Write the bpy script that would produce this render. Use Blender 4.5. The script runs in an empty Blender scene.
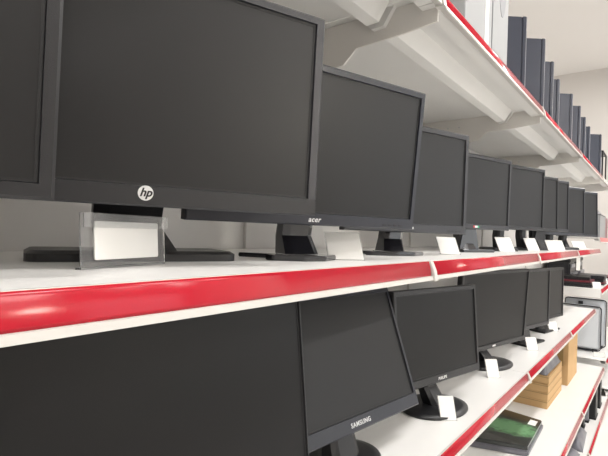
import bpy, bmesh, math, random
from mathutils import Vector, Matrix
random.seed(4)
SC = bpy.context.scene
COL = SC.collection
R = math.radians
EYE = 1.4                      # height of the lens above the floor

# ------------------------------------------------------------------ materials
def mat(name, col, rough=.5, metal=0., spec=.5, bump=0, bscale=200, vary=0, vscale=6, emis=None, trans=0, alpha=None, coat=0):
    m = bpy.data.materials.new(name); m.use_nodes = True
    nt = m.node_tree; b = nt.nodes['Principled BSDF']
    b.inputs['Base Color'].default_value = (*col, 1)
    b.inputs['Roughness'].default_value = rough
    b.inputs['Metallic'].default_value = metal
    b.inputs['Specular IOR Level'].default_value = spec
    if coat: b.inputs['Coat Weight'].default_value = coat; b.inputs['Coat Roughness'].default_value = .12
    if trans: b.inputs['Transmission Weight'].default_value = trans; b.inputs['IOR'].default_value = 1.3
    if emis: b.inputs['Emission Color'].default_value = (*emis[0], 1); b.inputs['Emission Strength'].default_value = emis[1]
    tc = nt.nodes.new('ShaderNodeTexCoord')
    if vary:
        n = nt.nodes.new('ShaderNodeTexNoise'); n.inputs['Scale'].default_value = vscale; n.inputs['Detail'].default_value = 5
        nt.links.new(tc.outputs['Object'], n.inputs['Vector'])
        mx = nt.nodes.new('ShaderNodeMix'); mx.data_type = 'RGBA'
        mx.inputs[6].default_value = (*[c*(1-vary) for c in col], 1)
        mx.inputs[7].default_value = (*[min(1, c*(1+vary)) for c in col], 1)
        nt.links.new(n.outputs['Fac'], mx.inputs[0]); nt.links.new(mx.outputs[2], b.inputs['Base Color'])
    if bump:
        n2 = nt.nodes.new('ShaderNodeTexNoise'); n2.inputs['Scale'].default_value = bscale
        nt.links.new(tc.outputs['Object'], n2.inputs['Vector'])
        bp = nt.nodes.new('ShaderNodeBump'); bp.inputs['Strength'].default_value = bump; bp.inputs['Distance'].default_value = .002
        nt.links.new(n2.outputs['Fac'], bp.inputs['Height']); nt.links.new(bp.outputs['Normal'], b.inputs['Normal'])
    return m

M = dict(
 shelf   = mat('shelf white enamel', (.84,.83,.81), .38, vary=.03, bump=.05, bscale=60),
 rail    = mat('price rail cream plastic', (.60,.58,.55), .38),
 red     = mat('red price strip', (.43,.004,.018), .17, spec=.38, bump=.05, bscale=45, vary=.05, vscale=9),
 back    = mat('back panel grey white', (.82,.80,.775), .5, vary=.04),
 bracket = mat('bracket cream enamel', (.76,.735,.70), .42),
 ceiling = mat('ceiling plaster', (.80,.775,.75), .9, vary=.02, vscale=1),
 wall    = mat('wall paint beige', (.62,.59,.56), .9, vary=.03, vscale=1),
 floor   = mat('floor pale tile', (.80,.79,.76), .3, vary=.05, vscale=2),
 screen  = mat('matte screen', (.0105,.0103,.0110), .40, spec=.36),
 screen2 = mat('matte screen brown black', (.0065,.0065,.007), .42, spec=.26),
 frame   = mat('matte black plastic', (.012,.012,.014), .38, bump=.15, bscale=900),
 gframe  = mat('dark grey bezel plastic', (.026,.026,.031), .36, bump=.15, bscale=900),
 gloss   = mat('glossy black plastic', (.012,.012,.016), .14, coat=.5),
 navy    = mat('blue black bezel', (.015,.016,.024), .33),
 silver  = mat('silver print', (.75,.75,.75), .3, metal=.3),
 dark    = mat('near black', (.008,.008,.009), .5),
 paper   = mat('white card', (.84,.83,.80), .7),
 acryl   = mat('clear acrylic', (.97,.975,.98), .08, trans=.93),
 tower   = mat('blue grey tower steel', (.026,.031,.050), .30, vary=.08),
 towgrey = mat('grey tower edge', (.30,.30,.33), .3),
 carton  = mat('kraft cardboard', (.60,.385,.185), .85, vary=.08, vscale=12),
 kraft2  = mat('cardboard inside', (.33,.22,.09), .9),
 whitebx = mat('white printed carton', (.30,.305,.31), .55),
 ovalg   = mat('grey printed oval', (.22,.225,.235), .5, vary=.2, vscale=9),
 greypl  = mat('grey plastic wrap', (.15,.15,.175), .3, vary=.25, vscale=14, bump=.6, bscale=22),
 metal   = mat('galvanised steel', (.6,.6,.6), .35, metal=.8),
 whitepc = mat('white tower side', (.70,.73,.77), .35),
 redlap  = mat('dark red lid', (.16,.018,.03), .35),
 blue    = mat('blue sticker', (.02,.10,.25), .4),
 redst   = mat('red sticker', (.6,.05,.05), .4),
 green   = mat('green sticker', (.05,.4,.2), .4),
 tube    = mat('ceiling lamp diffuser', (.9,.9,.9), .5, emis=((1,.98,.95), 9)),
 black   = mat('black shell', (.014,.014,.015), .45),
 pinkred = mat('faded pink price strip', (.62,.25,.24), .4),
 gold    = mat('brown film edge', (.30,.22,.10), .35),
)
# wrapped green box: dark print with a green swirl
def wrap_mat():
    m = bpy.data.materials.new('green and black box print'); m.use_nodes = True; nt = m.node_tree
    b = nt.nodes['Principled BSDF']; b.inputs['Roughness'].default_value = .22; b.inputs['Coat Weight'].default_value = .5
    tc = nt.nodes.new('ShaderNodeTexCoord')
    mp = nt.nodes.new('ShaderNodeMapping'); mp.inputs['Location'].default_value = (.05,.0,0); mp.inputs['Scale'].default_value = (4.2,6.5,1)
    n = nt.nodes.new('ShaderNodeTexNoise'); n.inputs['Scale'].default_value = 4.5; n.inputs['Detail'].default_value = 8; n.inputs['Distortion'].default_value = 2.2
    g = nt.nodes.new('ShaderNodeTexGradient'); g.gradient_type = 'SPHERICAL'
    ml = nt.nodes.new('ShaderNodeMath'); ml.operation = 'MULTIPLY'
    cr = nt.nodes.new('ShaderNodeValToRGB')
    cr.color_ramp.elements[0].position = .08; cr.color_ramp.elements[0].color = (.022,.026,.024,1)
    cr.color_ramp.elements[1].position = .30; cr.color_ramp.elements[1].color = (.16,.36,.17,1)
    nt.links.new(tc.outputs['Object'], mp.inputs[0]); nt.links.new(mp.outputs[0], g.inputs[0]); nt.links.new(mp.outputs[0], n.inputs['Vector'])
    nt.links.new(g.outputs['Fac'], ml.inputs[0]); nt.links.new(n.outputs['Fac'], ml.inputs[1])
    nt.links.new(ml.outputs[0], cr.inputs[0]); nt.links.new(cr.outputs[0], b.inputs['Base Color'])
    return m
M['wrap'] = wrap_mat()

# ------------------------------------------------------------------ helpers
def link(name, bm, m, parent=None, smooth=False, bevel=0, seg=2):
    if bevel:
        bmesh.ops.bevel(bm, geom=bm.edges[:], offset=bevel, segments=seg, affect='EDGES', clamp_overlap=True)
    bmesh.ops.recalc_face_normals(bm, faces=bm.faces)
    me = bpy.data.meshes.new(name); bm.to_mesh(me); bm.free()
    me.materials.append(m)
    if smooth:
        for p in me.polygons: p.use_smooth = True
    o = bpy.data.objects.new(name, me); COL.objects.link(o)
    if parent: o.parent = parent
    return o
def box(bm, x0, x1, y0, y1, z0, z1, mtx=None):
    vs = [bm.verts.new((x, y, z)) for x in (x0, x1) for y in (y0, y1) for z in (z0, z1)]
    for f in ((0,1,3,2),(4,6,7,5),(0,4,5,1),(2,3,7,6),(0,2,6,4),(1,5,7,3)): bm.faces.new([vs[i] for i in f])
    if mtx:
        for v in vs: v.co = mtx @ v.co
    return vs
def B(x0, x1, y0, y1, z0, z1, mtx=None):
    bm = bmesh.new(); box(bm, x0, x1, y0, y1, z0, z1, mtx); return bm
def prism(bm, pts, d, axis='y', mtx=None):
    """closed outline of 2D points, extruded from d[0] to d[1] along axis"""
    def P(p, t):
        return {'y': (p[0], t, p[1]), 'x': (t, p[0], p[1]), 'z': (p[0], p[1], t)}[axis]
    a = [bm.verts.new(P(p, d[0])) for p in pts]; b = [bm.verts.new(P(p, d[1])) for p in pts]
    bm.faces.new(a); bm.faces.new(b[::-1])
    n = len(pts)
    for i in range(n): bm.faces.new((a[i], b[i], b[(i+1) % n], a[(i+1) % n]))
    if mtx:
        for v in a+b: v.co = mtx @ v.co
def rrect(w, h, r, cx=0, cy=0, seg=6):
    pts = []
    for qx, qy, a0 in ((w/2-r, h/2-r, 0), (-w/2+r, h/2-r, 90), (-w/2+r, -h/2+r, 180), (w/2-r, -h/2+r, 270)):
        for k in range(seg+1):
            a = R(a0+90*k/seg); pts.append((cx+qx+r*math.cos(a), cy+qy+r*math.sin(a)))
    return pts
def ellipse(a, b, n=40, cx=0, cy=0): return [(cx+a*math.cos(2*math.pi*k/n), cy+b*math.sin(2*math.pi*k/n)) for k in range(n)]
def tag(o, label=None, cat=None, group=None, kind=None):
    if label: o['label'] = label
    if cat: o['category'] = cat
    if group: o['group'] = group
    if kind: o['kind'] = kind
    return o
def empty(name, loc, rz, label, cat, group=None):
    o = bpy.data.objects.new(name, None); o.empty_display_size = .05; COL.objects.link(o)
    o.location = loc; o.rotation_euler = (0, 0, rz)
    return tag(o, label, cat, group)
def text(name, s, size, m, parent, mtx, shear=0, bold=.0, spacing=1):
    cu = bpy.data.curves.new(name, 'FONT'); cu.body = s; cu.size = size; cu.align_x = 'CENTER'; cu.align_y = 'CENTER'
    cu.extrude = .0004; cu.offset = bold; cu.shear = shear; cu.space_character = spacing
    t = bpy.data.objects.new(name+'_curve', cu); COL.objects.link(t)
    bpy.context.view_layer.update()
    me = bpy.data.meshes.new_from_object(t.evaluated_get(bpy.context.evaluated_depsgraph_get()))
    bpy.data.objects.remove(t); me.name = name
    me.transform(mtx); me.materials.clear(); me.materials.append(m)
    o = bpy.data.objects.new(name, me); COL.objects.link(o); o.parent = parent
    return o

# ------------------------------------------------------------------ monitors
def monitor(P, style, label, zs, look):
    """P = x, y, yaw(deg), tilt(deg), w, h, zb  (zb: height of the bottom edge, lens at 0); zs: shelf top"""
    x, y, yaw, tilt, w, h, zb = P
    L = dict(side=.016, top=.016, bot=.022, frame='frame', screen='screen', base='oval', back=.085, bw=.12, bd=.10,
             neck=.05, logo=None, inset=.004, stand='frame', bx=0)
    L.update(look)
    t = empty('monitor', (x, y, zs+EYE), R(yaw), label, 'monitor', L.get('group'))
    H = zb-zs; c, s = math.cos(R(tilt)), math.sin(R(tilt))
    # panel frame: local (x, depth back, up)
    T = Matrix(((1,0,0,0),(0,c,s,0),(0,-s,c,H),(0,0,0,1)))   # y back, z up tilted back
    sd, tp, bt, ins = L['side'], L['top'], L['bot'], L['inset']
    D = .022
    # bezel ring with sloped inner lip and rounded outer edge
    bm = bmesh.new()
    def ring(x0, x1, z0, z1, yy): return [bm.verts.new(T @ Vector(p)) for p in ((x0,yy,z0),(x1,yy,z0),(x1,yy,z1),(x0,yy,z1))]
    e = .003
    rings = [ring(-w/2, w/2, 0, h, D), ring(-w/2, w/2, 0, h, e), ring(-w/2+e, w/2-e, e, h-e, 0),
             ring(-w/2+sd-.001, w/2-sd+.001, bt-.001, h-tp+.001, 0), ring(-w/2+sd, w/2-sd, bt, h-tp, ins), ring(-w/2+sd, w/2-sd, bt, h-tp, D)]
    for a, b in zip(rings, rings[1:]+rings[:1]):
        for i in range(4): bm.faces.new((a[i], a[(i+1)%4], b[(i+1)%4], b[i]))
    fr = link('bezel', bm, M[L['frame']], t)
    link('screen', B(-w/2+sd+.0003, w/2-sd-.0003, ins, D-.002, bt+.0003, h-tp-.0003, T), M[L['screen']], t)
    # dark gap line round the screen
    bm = bmesh.new()
    g = .003
    X0, X1, Z0, Z1 = -w/2+sd, w/2-sd, bt, h-tp
    for q in ((X0, X0+g, Z0, Z1), (X1-g, X1, Z0, Z1), (X0+g, X1-g, Z0, Z0+g), (X0+g, X1-g, Z1-g, Z1)):
        box(bm, q[0], q[1], ins-.0008, ins+.001, q[2], q[3], T)
    link('screen_gasket', bm, M['dark'], t)
    # back shell
    bm = bmesh.new()
    rs = [ring(-w/2+.002, w/2-.002, .002, h-.002, D), ring(-w/2+.03, w/2-.03, .03, h-.03, D+.014), ring(-w*.27, w*.27, h*.2, h*.78, D+.03)]
    for a, b in zip(rs, rs[1:]):
        for i in range(4): bm.faces.new((a[i], a[(i+1)%4], b[(i+1)%4], b[i]))
    bm.faces.new(rs[-1]); bm.faces.new(rs[0][::-1])
    link('back_shell', bm, M['black'], t)
    # neck
    bk = L['back']; bw, bd = L['bw'], L['bd']; bx = L['bx']
    nw = L['neck']
    top = T @ Vector((0, D+.031, h*.45)); bot = Vector((bx, bk, .012))
    bm = bmesh.new()
    mid = T @ Vector((0, D+.033, .01)); 
    secs = [(bot-Vector((0, bk*.2, 0)), nw*1.12, .030), (Vector((bx*.5, max(bk, mid.y+.012), max(.03, H*.7))), nw, .020), (top+Vector((0, .010, 0)), nw, .014)]
    vr = []
    for p, a, b in secs:
        vr.append([bm.verts.new((p.x+i*a/2*1.0, p.y+j*b, p.z)) for i, j in ((-1,-.5),(-.6,-.9),(.6,-.9),(1,-.5),(1,.8),(-1,.8))])
    for a, b in zip(vr, vr[1:]):
        for i in range(6): bm.faces.new((a[i], a[(i+1)%6], b[(i+1)%6], b[i]))
    bm.faces.new(vr[0]); bm.faces.new(vr[-1][::-1])
    link('neck', bm, M[L['stand']], t)
    # base
    kind = L['base']
    if kind == 'rect':
        bm = bmesh.new(); o_ = rrect(2*bw, 2*bd, .022, bx, bk)
        i_ = rrect(2*bw-.016, 2*bd-.016, .016, bx, bk)
        v0 = [bm.verts.new((p[0], p[1], 0)) for p in o_]; v1 = [bm.verts.new((p[0], p[1], .012)) for p in o_]; v2 = [bm.verts.new((p[0], p[1], .017)) for p in i_]
        n = len(o_)
        for a, b in ((v0, v1), (v1, v2)):
            for i in range(n): bm.faces.new((a[i], a[(i+1)%n], b[(i+1)%n], b[i]))
        bm.faces.new(v2); bm.faces.new(v0[::-1])
        link('base', bm, M[L['stand']], t)
    elif kind == 'oval':
        bm = bmesh.new(); v = []
        for k_, z_ in ((.97, 0), (1, .004), (.99, .009), (.8, .015), (.4, .020)):
            v.append([bm.verts.new((p[0], p[1], z_)) for p in [(bx+(q[0])*k_, bk+q[1]*k_) for q in ellipse(bw, bd)]])
        for a, b in zip(v, v[1:]):
            for i in range(40): bm.faces.new((a[i], a[(i+1)%40], b[(i+1)%40], b[i]))
        bm.faces.new(v[-1]); bm.faces.new(v[0][::-1])
        link('base', bm, M[L['stand']], t, smooth=True)
    elif kind == 'vee':
        # a boomerang-shaped front foot and a straight rear foot
        bm = bmesh.new()
        outer = [(bx-bw, bk-bd*.35), (bx-bw*.9, bk-bd*.55), (bx-.3*bw, bk-bd*.95), (bx+.3*bw, bk-bd*.95), (bx+bw*.9, bk-bd*.55), (bx+bw, bk-bd*.35),
                 (bx+bw*.5, bk-bd*.35), (bx+.4*bw, bk+.02), (bx-.4*bw, bk+.02), (bx-bw*.5, bk-bd*.35)]
        prism(bm, outer, (0, .011), 'z')
        link('front_foot', bm, M[L['stand']], t, bevel=.002)
        bm = bmesh.new()
        prism(bm, [(bx-.3*bw, bk), (bx+.3*bw, bk), (bx+bw*1.05, bk+bd*.95), (bx+bw*.8, bk+bd*1.0), (bx, bk+bd*.3), (bx-bw*.8, bk+bd*1.0), (bx-bw*1.05, bk+bd*.95)], (0, .009), 'z')
        link('rear_foot', bm, M[L['stand']], t, bevel=.0015)
    elif kind == 'wedge':
        bm = bmesh.new()
        prism(bm, [(bx-bw, bk-bd), (bx+bw, bk-bd), (bx+bw*.72, bk+bd), (bx-bw*.72, bk+bd)], (0, .012), 'z')
        link('base', bm, M[L['stand']], t, bevel=.003)
        bm = bmesh.new()
        prism(bm, [(bx-bw*.62, .01), (bx+bw*.62, .01), (bx+nw*.55, H+.01), (bx-nw*.55, H+.01)], (bk-.022, bk-.004), 'y')
        link('stand_plate', bm, M[L['stand']], t, bevel=.002)
    # logos
    lg = L['logo']
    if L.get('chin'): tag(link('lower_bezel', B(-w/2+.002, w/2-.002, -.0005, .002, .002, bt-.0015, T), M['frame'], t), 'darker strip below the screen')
    def face(lx, lz, dy=-.0006):   # text plane: X across, Y up, normal towards viewer
        return T @ Matrix.Translation((lx, dy, lz)) @ Matrix.Rotation(R(90), 4, 'X')
    if lg == 'hp':
        r = .0100; lz = bt*.52+L.get('lz', 0)
        bm = bmesh.new(); prism(bm, ellipse(r, r, 32, 0, lz), (-.0012, .001), 'y', T); d = link('round_badge', bm, M['silver'], t); tag(d, 'round silver badge with dark italic letters')
        text('badge_letters', 'hp', .0155, M['dark'], d, face(0, lz+.0005, -.0016), shear=.3, bold=.0004)
    elif lg:
        s_, size, sh, lx = lg
        text('brand_lettering', s_, size, M['silver'], t, face(lx, bt*.48), shear=sh, bold=.00025, spacing=1.14)
    for (lx, lz, ww, hh, mm) in L.get('stickers', []):
        st = link('sticker', B(lx-ww/2, lx+ww/2, -.0006, .0004, lz-hh/2, lz+hh/2, T), M[mm], t)
    if L.get('buttons'):
        for k in range(4):
            link('button', B(w*.32+k*.016, w*.32+k*.016+.009, -.0012, .001, bt*.28, bt*.28+.003, T), M['dark'], t)
    return t

zB, zC, zD, zE = -.057, -.572, -1.057, -1.30
G1 = dict(group=None)
monitor((.150,.500,-17,0,.50,.33,.0195), '', 'leftmost upper-shelf black monitor, cut off by the picture edge, overlapping the big one with a round silver badge', zB,
        dict(side=.0135, bot=.018, frame='frame', base='oval', back=.09, bx=-.05, film=1)) if False else None
MON = []
# far left one, nearest the lens: its lower right corner only
def corner_monitor(cx, cy, yaw, w, h, zb, tilt, **k):
    return (cx-math.cos(R(yaw))*w/2, cy-math.sin(R(yaw))*w/2, yaw, tilt, w, h, zb)
m = monitor(corner_monitor(.196,.458,-17,.50,.33,.0215,-4), '', 'black monitor at the far left edge of the picture, only its right side in view', zB,
        dict(side=.0145, bot=.016, back=.075, bw=.10, bd=.08))
m_left = m
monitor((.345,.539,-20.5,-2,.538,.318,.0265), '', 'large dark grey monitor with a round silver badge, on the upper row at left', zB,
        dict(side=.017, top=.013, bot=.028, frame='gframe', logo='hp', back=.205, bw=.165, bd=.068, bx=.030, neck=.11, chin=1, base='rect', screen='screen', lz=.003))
monitor((.716,.527,-18.2,-5,.530,.305,.013), '', 'glossy blue-black monitor with small silver lettering, second whole one on the upper row', zB,
        dict(side=.014, top=.014, bot=.024, frame='navy', stand='gloss', logo=('acer', .0145, .25, -.010), back=.085, bw=.085, bd=.085, neck=.072, base='vee', buttons=1))
monitor((1.204,.559,-20.1,-.4,.471,.307,.009), '', 'monitor with thick grey bezel and tiny light mark, third whole one on the upper row', zB,
        dict(side=.016, top=.016, bot=.026, frame='gframe', stand='gloss', back=.06, bw=.11, bd=.08, bx=-.03, neck=.07, base='vee', stickers=[(0,.013,.016,.006,'silver')], buttons=1))
monitor((1.852,.583,-18.7,-.8,.447,.297,.035), '', 'dark monitor with a small red and green sticker on its lower bezel, upper row', zB,
        dict(side=.014, bot=.02, frame='gframe', stand='gloss', back=.05, bw=.10, bd=.07, neck=.07, base='wedge', stickers=[(0,.010,.016,.008,'silver'),(-.013,.010,.010,.008,'redst'),(.013,.010,.010,.008,'green')]))
monitor((2.243,.536,-21.9,-.2,.452,.297,.045), '', 'thin-edged dark monitor with a black right border, fifth whole one on the upper row', zB,
        dict(side=.013, bot=.016, frame='frame', screen='screen', back=.08, bw=.10, bd=.045, neck=.05, base='rect'))
monitor((2.625,.535,-22.2,1.1,.452,.297,.049), '', 'dark monitor showing a narrow slice of screen, sixth whole one on the upper row', zB,
        dict(side=.012, bot=.016, frame='frame', back=.058, bw=.10, bd=.03, neck=.05, base='rect'))
monitor((2.845,.519,-23.3,1,.453,.297,.053), '', 'dark monitor showing the narrowest slice of screen, seventh on the upper row', zB,
        dict(side=.010, bot=.016, frame='gframe', back=.065, bw=.10, bd=.035, bx=.03, neck=.07, base='wedge'))
monitor((3.15,.484,-26.2,.9,.454,.301,.036), '', 'blue-grey monitor behind the narrow slices, second from the far end of the upper row', zB,
        dict(side=.012, bot=.016, frame='navy', back=.08, bw=.10, bd=.045, neck=.05, base='rect'))
monitor((3.47,.451,-28.7,2,.456,.302,.036), '', 'plain dark monitor at the far end of the upper row', zB,
        dict(side=.008, bot=.012, frame='navy', back=.09, bw=.10, bd=.06, neck=.05, base='rect'))
# lower row
monitor((.346,.502,-8,8,.60,.385,-.49), '', 'huge black monitor filling the lower left, on the shelf below the red strip', zC,
        dict(side=.006, bot=.02, top=.012, frame='frame', screen='screen2', back=.11, bw=.13, bd=.10, neck=.07))
monitor((.962,.554,-7.3,20.9,.511,.335,-.468), '', 'tilted-back monitor lettered in silver capitals, right beside the huge lower left one', zC,
        dict(side=.013, top=.014, bot=.034, frame='navy', screen='screen', back=.075, bw=.125, bd=.10, neck=.09, stand='frame', logo=('SAMSUNG', .0150, 0, .0), base='oval'))
monitor((1.449,.546,-12,5.1,.462,.301,-.466), '', 'black monitor on an oval foot with a price card, second from the tilted-back one', zC,
        dict(side=.014, bot=.026, top=.016, frame='frame', screen='screen2', back=.05, bx=.03, bw=.13, bd=.10, neck=.07, logo=('PHILIPS', .013, 0, .0), base='oval'))
monitor((2.13,.577,-12,-3,.60,.345,-.485), '', 'wide black monitor with a small silver badge, third from the huge lower left one', zC,
        dict(side=.016, bot=.022, top=.012, frame='frame', screen='screen2', back=.045, bx=.03, bw=.14, bd=.10, neck=.06, base='oval', stickers=[(0,.011,.028,.007,'silver')]))
monitor((2.777,.559,-10.7,0,.501,.330,-.491), '', 'black monitor with pale upright edge, second from the far end of the lower row', zC,
        dict(side=.014, bot=.02, frame='gframe', screen='screen', back=.05, bw=.12, bd=.08, neck=.07, base='wedge'))
monitor((3.249,.558,-11.1,.6,.501,.324,-.500), '', 'slim dark monitor at the far end of the lower row', zC,
        dict(side=.014, bot=.016, frame='frame', screen='screen', back=.05, bw=.12, bd=.08, neck=.07, base='wedge'))

# ------------------------------------------------------------------ shelving
JX = [-.60, 1.00, 2.15, 3.32, 4.65]
BACKY = 1.0
def shelf(x0, x1, y0, zt, label, group, th=.046, first=False, last=False, ribs=True, deck=False, brk=True, redm='red', clip=True):
    t = empty('display_shelf', (x0, y0, zt+EYE), 0, label, 'shelf', group)
    w = x1-x0; d = BACKY-.012-y0
    # folded steel board: thin plate with turned-down front and back lips
    bm = bmesh.new(); e = .0015
    box(bm, e, w-e, .004, d, -.004, 0)
    box(bm, e, w-e, .004, .007, -.030, -.004)
    box(bm, e, w-e, .007, .045, -.033, -.030)
    box(bm, e, w-e, .042, .045, -.030, -.018)
    box(bm, e, w-e, d-.003, d, -.030, -.004)
    link('board', bm, M['shelf'], t)
    if ribs:
        for ry in (.165,):
            bm = bmesh.new()
            prism(bm, [(ry-.050,-.004),(ry-.022,-.048),(ry+.012,-.050),(ry+.060,-.004)], (.012, w-.012), 'x')
            link('reinforcing_rib', bm, M['shelf'], t)
    # price rail
    bm = bmesh.new()
    prism(bm, [(.004,.0008),(-.0008,.0008),(-.002,-.003),(-.0075,-th+.0105),(-.0125,-th+.0095),(-.0135,-th+.001),(-.010,-th),(.004,-th+.004)], (0, w), 'x')
    rl = link('price_rail', bm, M['rail'], t)
    # red insert, slightly convex
    bm = bmesh.new()
    a = Vector((-.0012, -.0002)); b = Vector((-.0084, -th+.0102)); n = Vector((b.y-a.y, a.x-b.x)).normalized()
    if n.x > 0: n = -n
    pts = [a.lerp(b, k/8)+n*(.0008+.0013*math.sin(math.pi*k/8)) for k in range(9)]
    poly = [(p.x, p.y) for p in pts]+[(b.x+.002, b.y), (a.x+.002, a.y)]
    prism(bm, poly, (.004, w-.0005), 'x')
    ri = link('red_insert', bm, M[redm], rl, smooth=False)
    for p in ri.data.polygons:
        if abs(p.normal.x) < .5: p.use_smooth = True
    # joint clip
    if clip and not first:
        bm = bmesh.new()
        prism(bm, [(.004,.001),(-.004,.001),(-.014,-th*.5),(-.018,-th-.002),(.004,-th-.002)], (.0005, .020), 'x')
        link('joint_clip', bm, M['rail'], rl, bevel=.0015)
    if last:
        bm = bmesh.new()
        prism(bm, [(.004,.001),(-.004,.001),(-.014,-th*.5),(-.018,-th-.002),(.004,-th-.002)], (w-.012, w), 'x')
        link('end_cap', bm, M['rail'], rl, bevel=.0015)
    # cantilever bracket
    if brk:
        nm_low = zt < .5
        prof = [(d, -.005), (.0072, -.005), (.0072, -.066), (.105, -.075), (.23, -.081), (.27, -.118), (.33, -.121), (d, -.150)]
        if nm_low: prof = [(a, max(b*.5, b) if b > -.01 else b*.55-.012) for a, b in prof]
        xs = [0.0] if not first else []
        if last: xs.append(w-.036)
        for xx in xs:
            bm = bmesh.new(); prism(bm, [q for q in prof], (xx+.026, xx+.032), 'x')
            br = link('bracket', bm, M['bracket'], t)
            for k in range(3):
                bm = bmesh.new(); prism(bm, ellipse(.004, .004, 10, .36+.055*k, -.045+.0*k), (xx+.0242, xx+.026), 'x'); link('rivet', bm, M['metal'], br)
    if deck:
        link('kick_plate', B(0, w, .03, .036, -(zt+EYE)+.002, -.033), M['shelf'], t)
    return t
names = ['nearest bay', 'second bay', 'third bay', 'far bay']
specs = [('top', .42, .573, .043), ('upper', .42, zB, .043), ('lower', .445, zC, .040), ('second lowest', .37, zD, .036), ('lowest', .330, zE, .036)]
for nm, y0, zt, th in specs:
    for i in range(4):
        what = {'top': 'white steel shelf seen from below, %s, under the tower cases', 'upper': 'white shelf with red strip holding the upper row of monitors, %s',
                'lower': 'white shelf with red strip holding the lower row of monitors, %s', 'second lowest': 'white shelf with red strip holding cardboard boxes, %s',
                'lowest': 'white base shelf near the floor, %s'}[nm] % names[i]
        if nm == 'second lowest': what = 'white second-lowest shelf with red strip, %s' % names[i]
        shelf(JX[i], JX[i+1], y0, zt, what, 'white shelves of the long display rack', th, first=(i == 0), last=(i == 3), ribs=nm in ('top','upper','lower'), deck=nm == 'lowest')
shelf(4.652, 5.30, .42, .573, 'short plain-edged shelf extending the top level past the last tower case', 'white shelves of the long display rack', .043, first=True, last=True, ribs=False, redm='rail')
# next rack beyond the end
for zt, lab, y0, th in ((.045, 'white shelf of the next rack carrying a white carton', .445, .05), (-.425, 'white shelf of the next rack carrying laptops', .425, .046),
                    (zD, 'second-lowest white shelf of the next rack beneath white tower cases', .37, .036), (zE, 'base shelf of the next rack near the floor', .330, .036)):
    t = shelf(4.90, 6.9, y0, zt, lab, 'shelves of the next rack', th, first=True, last=False, ribs=False, brk=False, deck=zt == zE, redm='pinkred' if zt == .045 else 'red')
    if zt == -.425:
        link('side_panel', B(-.012, -.001, .0, BACKY-.02-y0, -.075, -.001), M['shelf'], t)
# uprights and back panels
for i, x in enumerate(JX[1:]):
    tag(link('upright_post', B(x-.02, x+.02, BACKY-.011, BACKY+.03, EYE-1.4, EYE+.76), M['back'], None), 'pale steel upright of the rack at the %s shelf joint' % ['first', 'second', 'third', 'last'][i], 'upright', 'uprights of the display rack')
for i in range(4):
    bm = B(JX[i]+(.021 if i else 0), JX[i+1]-.021, BACKY, BACKY+.012, 0, EYE+.74)
    tag(link('back_panel', bm, M['back']), 'pale back panel of the display rack, %s' % names[i], 'panel', 'back panels of the display rack')
tag(link('back_panel', B(4.675, 6.9, BACKY, BACKY+.012, 0, EYE+.25), M['back']), 'back panel of the next rack beyond the monitors', 'panel')

# ------------------------------------------------------------------ price cards
def card(cx, cy, zs, yaw, w, h, lean, label, group, big=False):
    t = empty('price_card_holder', (cx, cy, zs+EYE), R(yaw), label, 'price card', group)
    c, s = math.cos(R(lean)), math.sin(R(lean))
    T = Matrix(((1,0,0,0),(0,c,s,0),(0,-s,c,0.0),(0,0,0,1)))
    if big:
        link('acrylic_back', B(-w/2, w/2, 0, .002, .0, h, T), M['acryl'], t)
        link('acrylic_fold', B(-w/2, w/2, -.006, -.0045, h*.74, h, T), M['acryl'], t)
        link('acrylic_foot', B(-w/2, w/2, -.0, .010, .0, .002), M['acryl'], t)
        bm = bmesh.new(); prism(bm, rrect(w*.76, h*.70, .003, .0, h*.51), (-.003, -.001), 'y', T); link('card', bm, M['paper'], t)
    else:
        link('clear_backing', B(-w/2-.002, w/2+.002, .0012, .0024, 0, h+.002, T), M['acryl'], t)
        link('clear_foot', B(-w/2-.002, w/2+.002, .001, .010, 0, .0015), M['acryl'], t)
        link('card', B(-w/2, w/2, 0, .0010, .0015, h, T), M['paper'], t, )
    return t
import sys
# lens basis, also used for the camera below
F = Vector((0.7869, 0.6170, 0.0087)); 
def cam_basis():
    f = 457.; r = math.atan(.035); u, v = 662-304., -(244.5-228)
    uu = u*math.cos(r)-v*math.sin(r); vv = u*math.sin(r)+v*math.cos(r)
    p = -math.atan(vv/f); az = math.atan2(uu, f*math.cos(p)-vv*math.sin(p))
    F0 = Vector((math.cos(az), math.sin(az), 0)); R0 = Vector((math.sin(az), -math.cos(az), 0)); U0 = Vector((0, 0, 1))
    F = F0*math.cos(p)+U0*math.sin(p); U = -F0*math.sin(p)+U0*math.cos(p)
    return F, R0*math.cos(r)+U*math.sin(r), -R0*math.sin(r)+U*math.cos(r)
F, RC, UC = cam_basis()
def on_y(px, py, Y):
    d = F*457+RC*(px-304)+UC*(228-py); k = Y/d.y; return d*k
def on_z(px, py, Z):
    d = F*457+RC*(px-304)+UC*(228-py); k = Z/d.z; return d*k
GB, GC = 'price cards on the upper monitor shelf', 'price cards on the lower monitor shelf'
card(.353, .588, zB, 16, .158, .072, 4, 'large clear acrylic holder with a blank white card, in front of the flat rectangular foot', GB, big=True)
for px, Y, yaw, w, h, lean, lab in ((347.5,.528,-34,.080,.067,30,'blank white card leaning beside the glossy stand of the silver-lettered monitor'),
        (451,.545,-38,.070,.066,32,'white card leaning below the thick-bezelled third monitor on the upper shelf'),
        (508,.54,-40,.078,.078,34,'white card in front of the black stand of the red-and-green-stickered monitor'),
        (534.5,.52,-40,.070,.080,34,'narrow white card in the middle of the far group on the upper shelf'),
        (557.5,.455,-44,.105,.070,32,'widest of the far white cards on the upper shelf'),
        (580.5,.475,-44,.105,.068,30,'white card nearest the far end of the upper shelf')):
    p = on_y(px, 250, Y); card(p.x, p.y, zB, yaw, w, h, lean, lab, GB)
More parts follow.
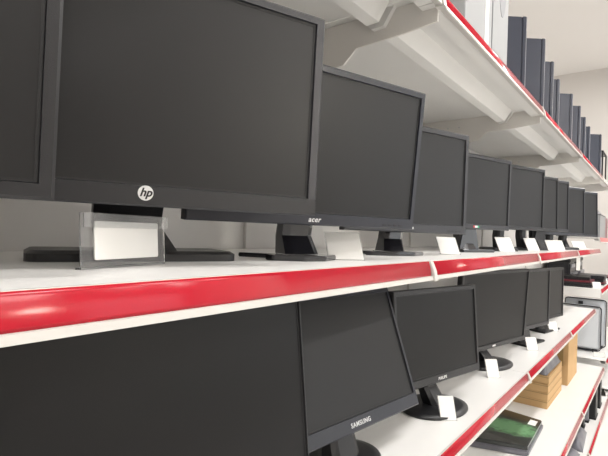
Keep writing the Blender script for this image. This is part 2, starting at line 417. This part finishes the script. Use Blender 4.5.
for px, py, yaw, w, h, lean, lab in ((449,421,-46,.050,.074,26,'small white card leaning on the oval foot of the second lower monitor'),
        (494,378,-44,.052,.075,22,'small white card leaning on the oval foot of the wide lower monitor'),
        (533,350.5,-44,.060,.068,20,'small white card third along the lower shelf'),
        (554,331.5,-44,.060,.062,20,'small white card farthest along the lower shelf')):
    p = on_z(px, py, zC); card(p.x, p.y, zC, yaw, w, h, lean, lab, GC)
# clear clip on the HP card? small silver ring seen beside the large holder
# ------------------------------------------------------------------ things on the top shelf
def tower(px, Y, ztop, label, yaw=-50, ln=.34, th=.095, mm='tower'):
    zt = .573
    p = on_y(px, 60, Y); 
    # px varies with height through roll: use mid height
    a = Vector((math.cos(R(yaw)), math.sin(R(yaw)), 0))
    # refine px at top
    best = p.x
    for k in range(40):
        q = Vector((best, Y, ztop)); d = q.dot(F); ix = 304+457*q.dot(RC)/d
        best -= (ix-px)*.004
    t = empty('tower_case', (best, Y, zt+EYE), R(yaw), label, 'computer case', 'computer cases on the top shelf')
    h = ztop-zt
    link('case_body', B(-ln, -.018, 0, th, .004, h), M[mm], t, bevel=.003)
    fb = link('front_bezel', B(-.0175, 0, -.001, th+.001, .004, h+.001), M[mm], t, bevel=.0025)
    link('edge_glint', B(-.0022, .0004, -.0016, -.0008, .01, h-.004), M['towgrey'], fb)  # paler strip stands in for the highlight along the bevelled edge
    for q in ((-ln+.03, .015), (-.05, .015), (-ln+.03, th-.02), (-.05, th-.02)):
        link('rubber_foot', B(q[0]-.01, q[0]+.01, q[1]-.006, q[1]+.006, 0, .0045), M['dark'], t)
    return t
TW = [(527,.47,.942,'tallest-looking dark tower case, beside the white cartons on the top shelf'),
      (545.5,.47,.985,'broad dark tower case second from the white cartons'),
      (554,.475,.955,'dark tower case third from the white cartons on the top shelf'),
      (560,.475,.915,'narrow slice of tower case with a light edge, fourth from the white cartons'),
      (573,.475,.955,'broad dark tower case fifth from the white cartons'),
      (581,.475,.965,'dark tower case with a pale upright reflection, sixth from the white cartons'),
      (586,.475,.945,'small grey slice of tower case, seventh from the white cartons'),
      (590.5,.475,.930,'thin dark slice of tower case, eighth from the white cartons'),
      (602,.433,.937,'last dark tower case at the far end of the top shelf')]
for a in TW: tower(*a)
for x0, x1, lab, ov in ((1.30, 1.557, 'plain white carton on the top shelf, cut off by the upper picture edge', 0), (1.565, 1.752, 'white carton printed with a grey oval, beside the first tower case', 1)):
    t = empty('carton', ((x0+x1)/2, .46, .573+EYE), 0, lab, 'box', 'white cartons on the top shelf')
    w = (x1-x0)/2
    link('carton_body', B(-w, w, 0, .30, 0, .42), M['whitebx'], t, bevel=.002)
    if ov:
        bm = bmesh.new(); prism(bm, ellipse(.052, .20, 40, .015, .405), (-.001, .0005), 'y')
        for v in bm.verts: v.co.z = min(v.co.z, .415)
        link('printed_oval', bm, M['ovalg'], t)
    else:
        link('printed_band', B(w-.07, w-.035, -.0008, .0005, .02, .40), M['ovalg'] if False else M['shelf'], t)
    link('lid_seam', B(-w+.002, w-.002, .149, .151, .4195, .4205), M['ovalg'], t)
# small glass-sided display case at the end of the top shelf
t = empty('display_case', (5.06, .575, .573+EYE), R(0), 'small black-framed glossy case standing alone past the last tower case', 'display case')
bm = bmesh.new(); W_, D_, H_ = .16, .14, .26
for xx in (-W_, W_-.012):
    for yy in (-D_, D_-.012): box(bm, xx, xx+.012, yy, yy+.012, 0, H_)
box(bm, -W_, W_, -D_, D_, 0, .014)
box(bm, -W_, W_, -D_, D_, H_-.012, H_)
link('case_frame', bm, M['black'], t)
link('inner_cabinet', B(-W_+.03, W_-.03, -D_+.03, D_-.03, .0145, H_-.04), M['towgrey'], t, bevel=.004)

# ------------------------------------------------------------------ things on the second-lowest shelf
def P3(v): return Vector((v.x, v.y, v.z))
# wrapped green box
a = on_z(503, 408, zD+.05); b = on_z(542, 420, zD+.05); c_ = on_z(527.5, 446, zD+.05); d_ = on_z(470, 436, zD+.05)
cen = (a+b+c_+d_)/4; ax = ((b-a)+(c_-d_)); ang = math.atan2(ax.y, ax.x); Lx = ax.length/2; ay = ((a-d_)+(b-c_)); Ly = ay.length/2
t = empty('wrapped_box', (cen.x, cen.y, zD+EYE), ang, 'flat green and black printed box in clear wrapping with a white sticker', 'box')
ia = math.atan2(ay.y, ay.x)-ang
sh = math.cos(ia); 
def quad(k, z): return [tuple((Matrix.Rotation(-ang, 3, 'Z') @ ((q-cen)*k)).xy) for q in (a, b, c_, d_)]
bm = bmesh.new(); prism(bm, quad(1, 0), (.004, .048), 'z'); link('box_body', bm, M['wrap'], t, bevel=.004)
bm = bmesh.new(); q = quad(1.05, 0); prism(bm, q, (0, .028), 'z'); 
link('clear_wrapping', bm, M['greypl'], t, bevel=.006)
qa, qb, qc, qd = [Vector(v) for v in quad(1, 0)]
def bil(u, v): return (qd.lerp(qc, u)).lerp(qa.lerp(qb, u), v)
bm = bmesh.new(); prism(bm, [tuple(bil(u, v)) for u, v in ((.76,.72),(.93,.72),(.93,.90),(.76,.90))], (.0482, .0490), 'z'); link('white_sticker', bm, M['paper'], t)
# stack of flat cardboard boxes
hb = .050
for k in range(4):
    lab = ['bottom', 'second lowest', 'second highest', 'top'][k]
    t = empty('cardboard_box', (3.465+random.uniform(-.004,.004), .735, zD+EYE+k*(hb+.0012)), R(random.uniform(-.6,.6)), 'flat brown cardboard box, %s of the stack of four beside the wrapped green box' % lab, 'box', 'stack of flat cardboard boxes')
    link('box_body', B(-.245, .245, -.195, .195, 0, hb), M['carton'], t, bevel=.0015)
    link('lid_seam', B(-.2455, .2455, -.1955, .1955, hb*.80, hb*.80+.0035), M['kraft2'], t)
zt = zD+4*(hb+.0012)
t = empty('wrapped_bundle', (3.47, .735, zt+EYE), R(-1), 'grey plastic-wrapped bundle lying on the stack of flat cardboard boxes', 'bundle')
bm = bmesh.new(); bmesh.ops.create_grid(bm, x_segments=24, y_segments=16, size=1)
for v in bm.verts:
    x_, y_ = v.co.x, v.co.y; e_ = max(abs(x_), abs(y_))**9
    v.co = Vector((x_*.232, y_*.185, .085*(1-e_)+.03*math.exp(-((x_-.45)**2+(y_)**2)*6)+.006*math.sin(x_*9+y_*5)*(1-e_)+.004))
ext = bmesh.ops.extrude_face_region(bm, geom=bm.faces[:])
for v in [g for g in ext['geom'] if isinstance(g, bmesh.types.BMVert)]: v.co.z = 0
link('wrapping', bm, M['greypl'], t, smooth=True)
bm = bmesh.new(); bmesh.ops.create_uvsphere(bm, u_segments=20, v_segments=12, radius=1)
for v in bm.verts: v.co = Vector((v.co.x*.07+.11, v.co.y*.055-.03, v.co.z*.055+.10))
link('rolled_end', bm, M['greypl'], t, smooth=True)
# tall cardboard box, open flap
t = empty('cardboard_box', (4.07, .72, zD+EYE), 0, 'tall brown cardboard box standing behind the stack of flat boxes, flap open', 'box')
link('box_body', B(-.225, .225, -.20, .20, 0, .38), M['carton'], t, bevel=.002)
link('open_flap', B(-.232, -.228, -.17, .19, .16, .30, Matrix.Rotation(R(-4), 4, 'Y')), M['kraft2'], t)
link('packing_tape', B(-.2262, .2262, -.2012, -.1998, .0, .05), M['kraft2'], t) if False else None
# white tower cases
for k, (X, Y0, Y1, h) in enumerate(((5.20, .437, .80, .44), (5.42, .36+.055, .78, .485))):
    t = empty('white_case', (X, (Y0+Y1)/2, zD+EYE), 0, ['front white tower case with dark trim on the next rack', 'rear white tower case with dark trim, behind the other white one'][k], 'computer case', 'white tower cases on the next rack')
    w = (Y1-Y0)/2
    link('case_body', B(-.0, .16, -w+.012, w, .03, h-.01), M['whitepc'], t, bevel=.012)
    bm = bmesh.new(); pts = rrect(2*w, h-.012, .03, 0, h/2+.006); inn = rrect(2*w-.014, h-.028, .024, .001, h/2+.006)
    n = len(pts)
    o0 = [bm.verts.new((-.004, p[0], p[1])) for p in pts]; i0 = [bm.verts.new((-.004, p[0], p[1])) for p in inn]
    o1 = [bm.verts.new((.02, p[0], p[1])) for p in pts]; i1 = [bm.verts.new((.02, p[0], p[1])) for p in inn]
    for i in range(n):
        j = (i+1) % n
        for f in ((o0[i],o0[j],i0[j],i0[i]), (o1[j],o1[i],i1[i],i1[j]), (o0[i],o1[i],o1[j],o0[j]), (i0[j],i1[j],i1[i],i0[i])): bm.faces.new(f)
    link('edge_trim', bm, M['navy'], t)
    for yy in (-w+.05, w-.08): link('foot', B(.0, .15, yy-.02, yy+.02, 0, .03), M['dark'], t)
    link('carry_clip', B(-.012, .0, .02, .06, h-.06, h-.03), M['dark'], t)
t = card(5.02, .43, zD, -70, .09, .045, 10, 'little white tag at the foot of the white tower cases', 'small tags on the next rack')

# ------------------------------------------------------------------ lowest shelf
for k, (x0, lab) in enumerate(((2.90, 'grey plastic-wrapped package on the lowest shelf, at the bottom picture edge'), (3.30, 'grey plastic-wrapped package on the lowest shelf, next to the black upright cases'))):
    t = empty('wrapped_package', (x0+.19, .475, zE+EYE), R(3*k), lab, 'package', 'grey packages on the lowest shelf')
    bm = bmesh.new(); bmesh.ops.create_grid(bm, x_segments=20, y_segments=14, size=1)
    for v in bm.verts:
        x_, y_ = v.co.x, v.co.y; e_ = max(abs(x_), abs(y_))**8
        v.co = Vector((x_*.18, y_*.11, .045*(1-e_)+.005*math.sin(x_*7+y_*9+k)*(1-e_)+.006))
    ext = bmesh.ops.extrude_face_region(bm, geom=bm.faces[:])
    for v in [g for g in ext['geom'] if isinstance(g, bmesh.types.BMVert)]: v.co.z = 0
    link('package_body', bm, M['greypl'], t, smooth=True)
    link('paper_label', B(-.05, .05, -.05, .0, .051, .0522), M['whitebx'], t)
for k, (X, Y, ln, mm, lab) in enumerate(((3.72,.40,.075,'black','black upright case on the lowest shelf, nearest the grey packages'),
        (3.88,.39,.05,'towgrey','grey upright case between two black ones on the lowest shelf'),
        (3.98,.355,.13,'black','larger black upright case on the lowest shelf, beyond the grey one'),
        (4.28,.355,.12,'black','black upright case at the far end of the lowest shelf'))):
    t = empty('upright_case', (X, Y, zE+EYE), 0, lab, 'case', 'upright cases on the lowest shelf')
    link('case_body', B(0, ln, 0, .30, .006, .205), M[mm], t, bevel=.006)
    link('base_strip', B(-.004, ln+.004, -.004, .304, 0, .016), M['dark'], t, bevel=.001)

# ------------------------------------------------------------------ next rack goods
zN = -.425
random.seed(11)
lap = [(5.02,.62,0,'black'),(5.03,.63,1,'redlap'),(5.10,.66,2,'black'),(5.43,.56,0,'redlap'),(5.44,.565,1,'black'),(5.43,.56,2,'gframe'),(5.95,.56,0,'black'),(5.96,.56,1,'redlap')]
cn = {'black': 'black', 'redlap': 'dark red', 'gframe': 'dark grey'}; pos = ['bottom', 'second', 'third']
for x_, y_, lv, mm in lap:
    st = 'near' if x_ < 5.3 else ('middle' if x_ < 5.8 else 'far')
    t = empty('closed_laptop', (x_+.12, y_, zN+EYE+lv*.0305), R(random.uniform(-5, 5)), 'closed %s laptop, %s in the %s pile on the next rack' % (cn[mm], pos[lv], st), 'laptop', 'laptop piles on the next rack')
    link('laptop_base', B(-.17, .17, -.12, .12, 0, .014), M['gframe'], t, bevel=.003)
    link('laptop_lid', B(-.17, .17, -.12, .12, .0145, .030), M[mm], t, bevel=.004)
for k, (px, Y) in enumerate(((5.0,.46),(5.62,.455))):
    card(px, Y, zN, -60, .07, .06, 22, ['white tag at the near corner of the laptop shelf', 'white tag farther along the laptop shelf'][k], 'small tags on the next rack')
for k, (x_, y_, lab) in enumerate(((5.60,.83,'dark grey printer behind the laptop piles, nearer one'),(6.15,.83,'dark grey printer behind the laptop piles, farther one'))):
    t = empty('printer', (x_, y_, zN+EYE), 0, lab, 'printer', 'printers on the next rack')
    link('printer_body', B(-.20, .20, -.09, .12, 0, .20), M['gframe'], t, bevel=.012)
    link('scanner_lid', B(-.205, .205, -.095, .122, .202, .245), M['black'], t, bevel=.008)
    link('paper_tray', B(-.16, .16, -.115, -.085, .10, .055), M['towgrey'], t, bevel=.002)
    link('control_panel', B(-.15, .10, -.098, -.088, .150, .185), M['towgrey'], t)
# white carton and grey machine above
t = empty('white_carton', (5.15, .60, .045+EYE), 0, 'white carton with a small dark slot on the next rack, beyond the upper monitors', 'box')
link('carton_body', B(-.24, .24, -.155, .20, 0, .205), M['whitebx'], t, bevel=.002)
link('hand_hole', B(-.2415, -.239, -.110, -.090, .08, .145), M['dark'], t)
link('lid_edge', B(-.243, .243, -.158, .203, .203, .209), M['dark'], t)
t = empty('grey_machine', (5.13, .62, .2545+EYE), 0, 'grey wedge-shaped machine resting on the white carton', 'machine')
bm = bmesh.new(); prism(bm, [(-.15,0),(.18,0),(.18,.125),(.02,.135),(-.15,.03)], (-.20, .20), 'x'); link('machine_body', bm, M['towgrey'], t, bevel=.006)
bm = bmesh.new(); prism(bm, [(-.13,.043),(.0,.122),(.0,.127),(-.13,.048)], (-.15, .15), 'x'); link('machine_panel', bm, M['gframe'], t)
tag(link('dark_red_carton', B(5.42, 5.75, .455, .80, .045+EYE, .25+EYE), M['redlap'], None, bevel=.003), 'dark red carton past the white carton on the next rack', 'box')
# hanging white tag stalk under the upper shelf end
p = on_y(579, 263, .47)
t = empty('hanging_tag', (p.x, .475, zB-.037+EYE), R(-25), 'white strip hanging below the upper shelf near its far end', 'tag')
link('tag_strip', B(-.022, .022, -.001, .001, -.115, 0), M['paper'], t)
link('tag_hook', B(-.006, .006, -.003, .003, -.004, .004), M['metal'], t)

# ------------------------------------------------------------------ room
def st(name, bm, m): return tag(link(name, bm, m), kind='structure')
X0, X1, Y0, Y1, ZT = -3.5, 7.6, -4.5, 4.0, EYE+2.45
st('floor', B(X0, X1, Y0, Y1, -.05, 0), M['floor'])
st('ceiling', B(X0, X1, Y0, Y1, ZT, ZT+.05), M['ceiling'])
st('wall_far', B(X1, X1+.1, Y0, Y1, 0, ZT), M['wall'])
st('wall_near', B(X0-.1, X0, Y0, Y1, 0, ZT), M['wall'])
st('wall_right', B(X0, X1, Y0-.1, Y0, 0, ZT), M['wall'])
st('wall_left', B(X0, X1, Y1, Y1+.1, 0, ZT), M['wall'])
# ceiling lamps over the aisles
LAMPS = [(-1.2,-.6),(1.2,-.6),(3.6,-.6),(6.0,-.6),(-1.2,-3.3),(1.35,-4.1),(3.6,-3.3),(6.0,-3.3),(1.2,2.6),(3.6,2.6),(6.0,2.6)]
for i, (x_, y_) in enumerate(LAMPS):
    t = empty('ceiling_lamp', (x_, y_, ZT), 0, 'long white ceiling lamp with a glowing diffuser', 'lamp', 'ceiling lamps')
    link('lamp_housing', B(-.62, .62, -.10, .10, -.05, -.001), M['shelf'], t, bevel=.004)
    link('lamp_diffuser', B(-.60, .60, -.085, .085, -.07, -.0505), M['tube'], t, bevel=.006)
    ld = bpy.data.lights.new('lamp_light', 'AREA'); ld.shape = 'RECTANGLE'; ld.size = 1.2; ld.size_y = .17; ld.energy = 33; ld.color = (1, .98, .96)
    lo = bpy.data.objects.new('lamp_light', ld); COL.objects.link(lo); lo.location = (0, 0, -.075); lo.parent = t

t = empty('glare_lamp', (1.62, Y0+.001, EYE+1.05), 0, 'small warm lamp added across the aisle for strip glare', 'lamp')  # unseen lamp, added and sized to give the glare on the red strip
link('lamp_housing', B(-.27, .27, 0, .06, -.13, .13), M['shelf'], t, bevel=.006)
link('lamp_diffuser', B(-.25, .25, .0605, .075, -.11, .11), mat('warm glare diffuser', (.9,.85,.7), .5, emis=((1,.94,.82), 85)), t, bevel=.004)
# unseen glowing pane added across the aisle to light shelves and grade screens
tag(link('fill_pane_1', B(2.6, 6.6, Y0+.001, Y0+.02, .7, 2.9), mat('added glow pane', (.8,.85,.9), .3, emis=((.93,.97,1), .9))), kind='structure')
bm = bmesh.new()  # frame around the added pane
for x_ in (2.55, 3.9, 5.25, 6.6): box(bm, x_, x_+.05, Y0+.001, Y0+.06, .65, 2.95)
for z_ in (.65, 2.9): box(bm, 2.6, 6.6, Y0+.001, Y0+.055, z_, z_+.05)
tag(link('trim_1', bm, M['shelf']), kind='structure')
# ------------------------------------------------------------------ camera
cd = bpy.data.cameras.new('camera'); cd.sensor_width = 36; cd.lens = 457/608*36; cd.clip_start = .02
co = bpy.data.objects.new('camera', cd); COL.objects.link(co)
co.matrix_world = Matrix(((RC.x, UC.x, -F.x, 0), (RC.y, UC.y, -F.y, 0), (RC.z, UC.z, -F.z, EYE), (0, 0, 0, 1)))
SC.camera = co
w = bpy.data.worlds.new('world'); SC.world = w; w.use_nodes = True
w.node_tree.nodes['Background'].inputs[0].default_value = (.6, .62, .65, 1); w.node_tree.nodes['Background'].inputs[1].default_value = .3
SC.view_settings.view_transform = 'Standard'; SC.view_settings.look = 'None'; SC.view_settings.gamma = 1
SC.view_settings.exposure = 0.0
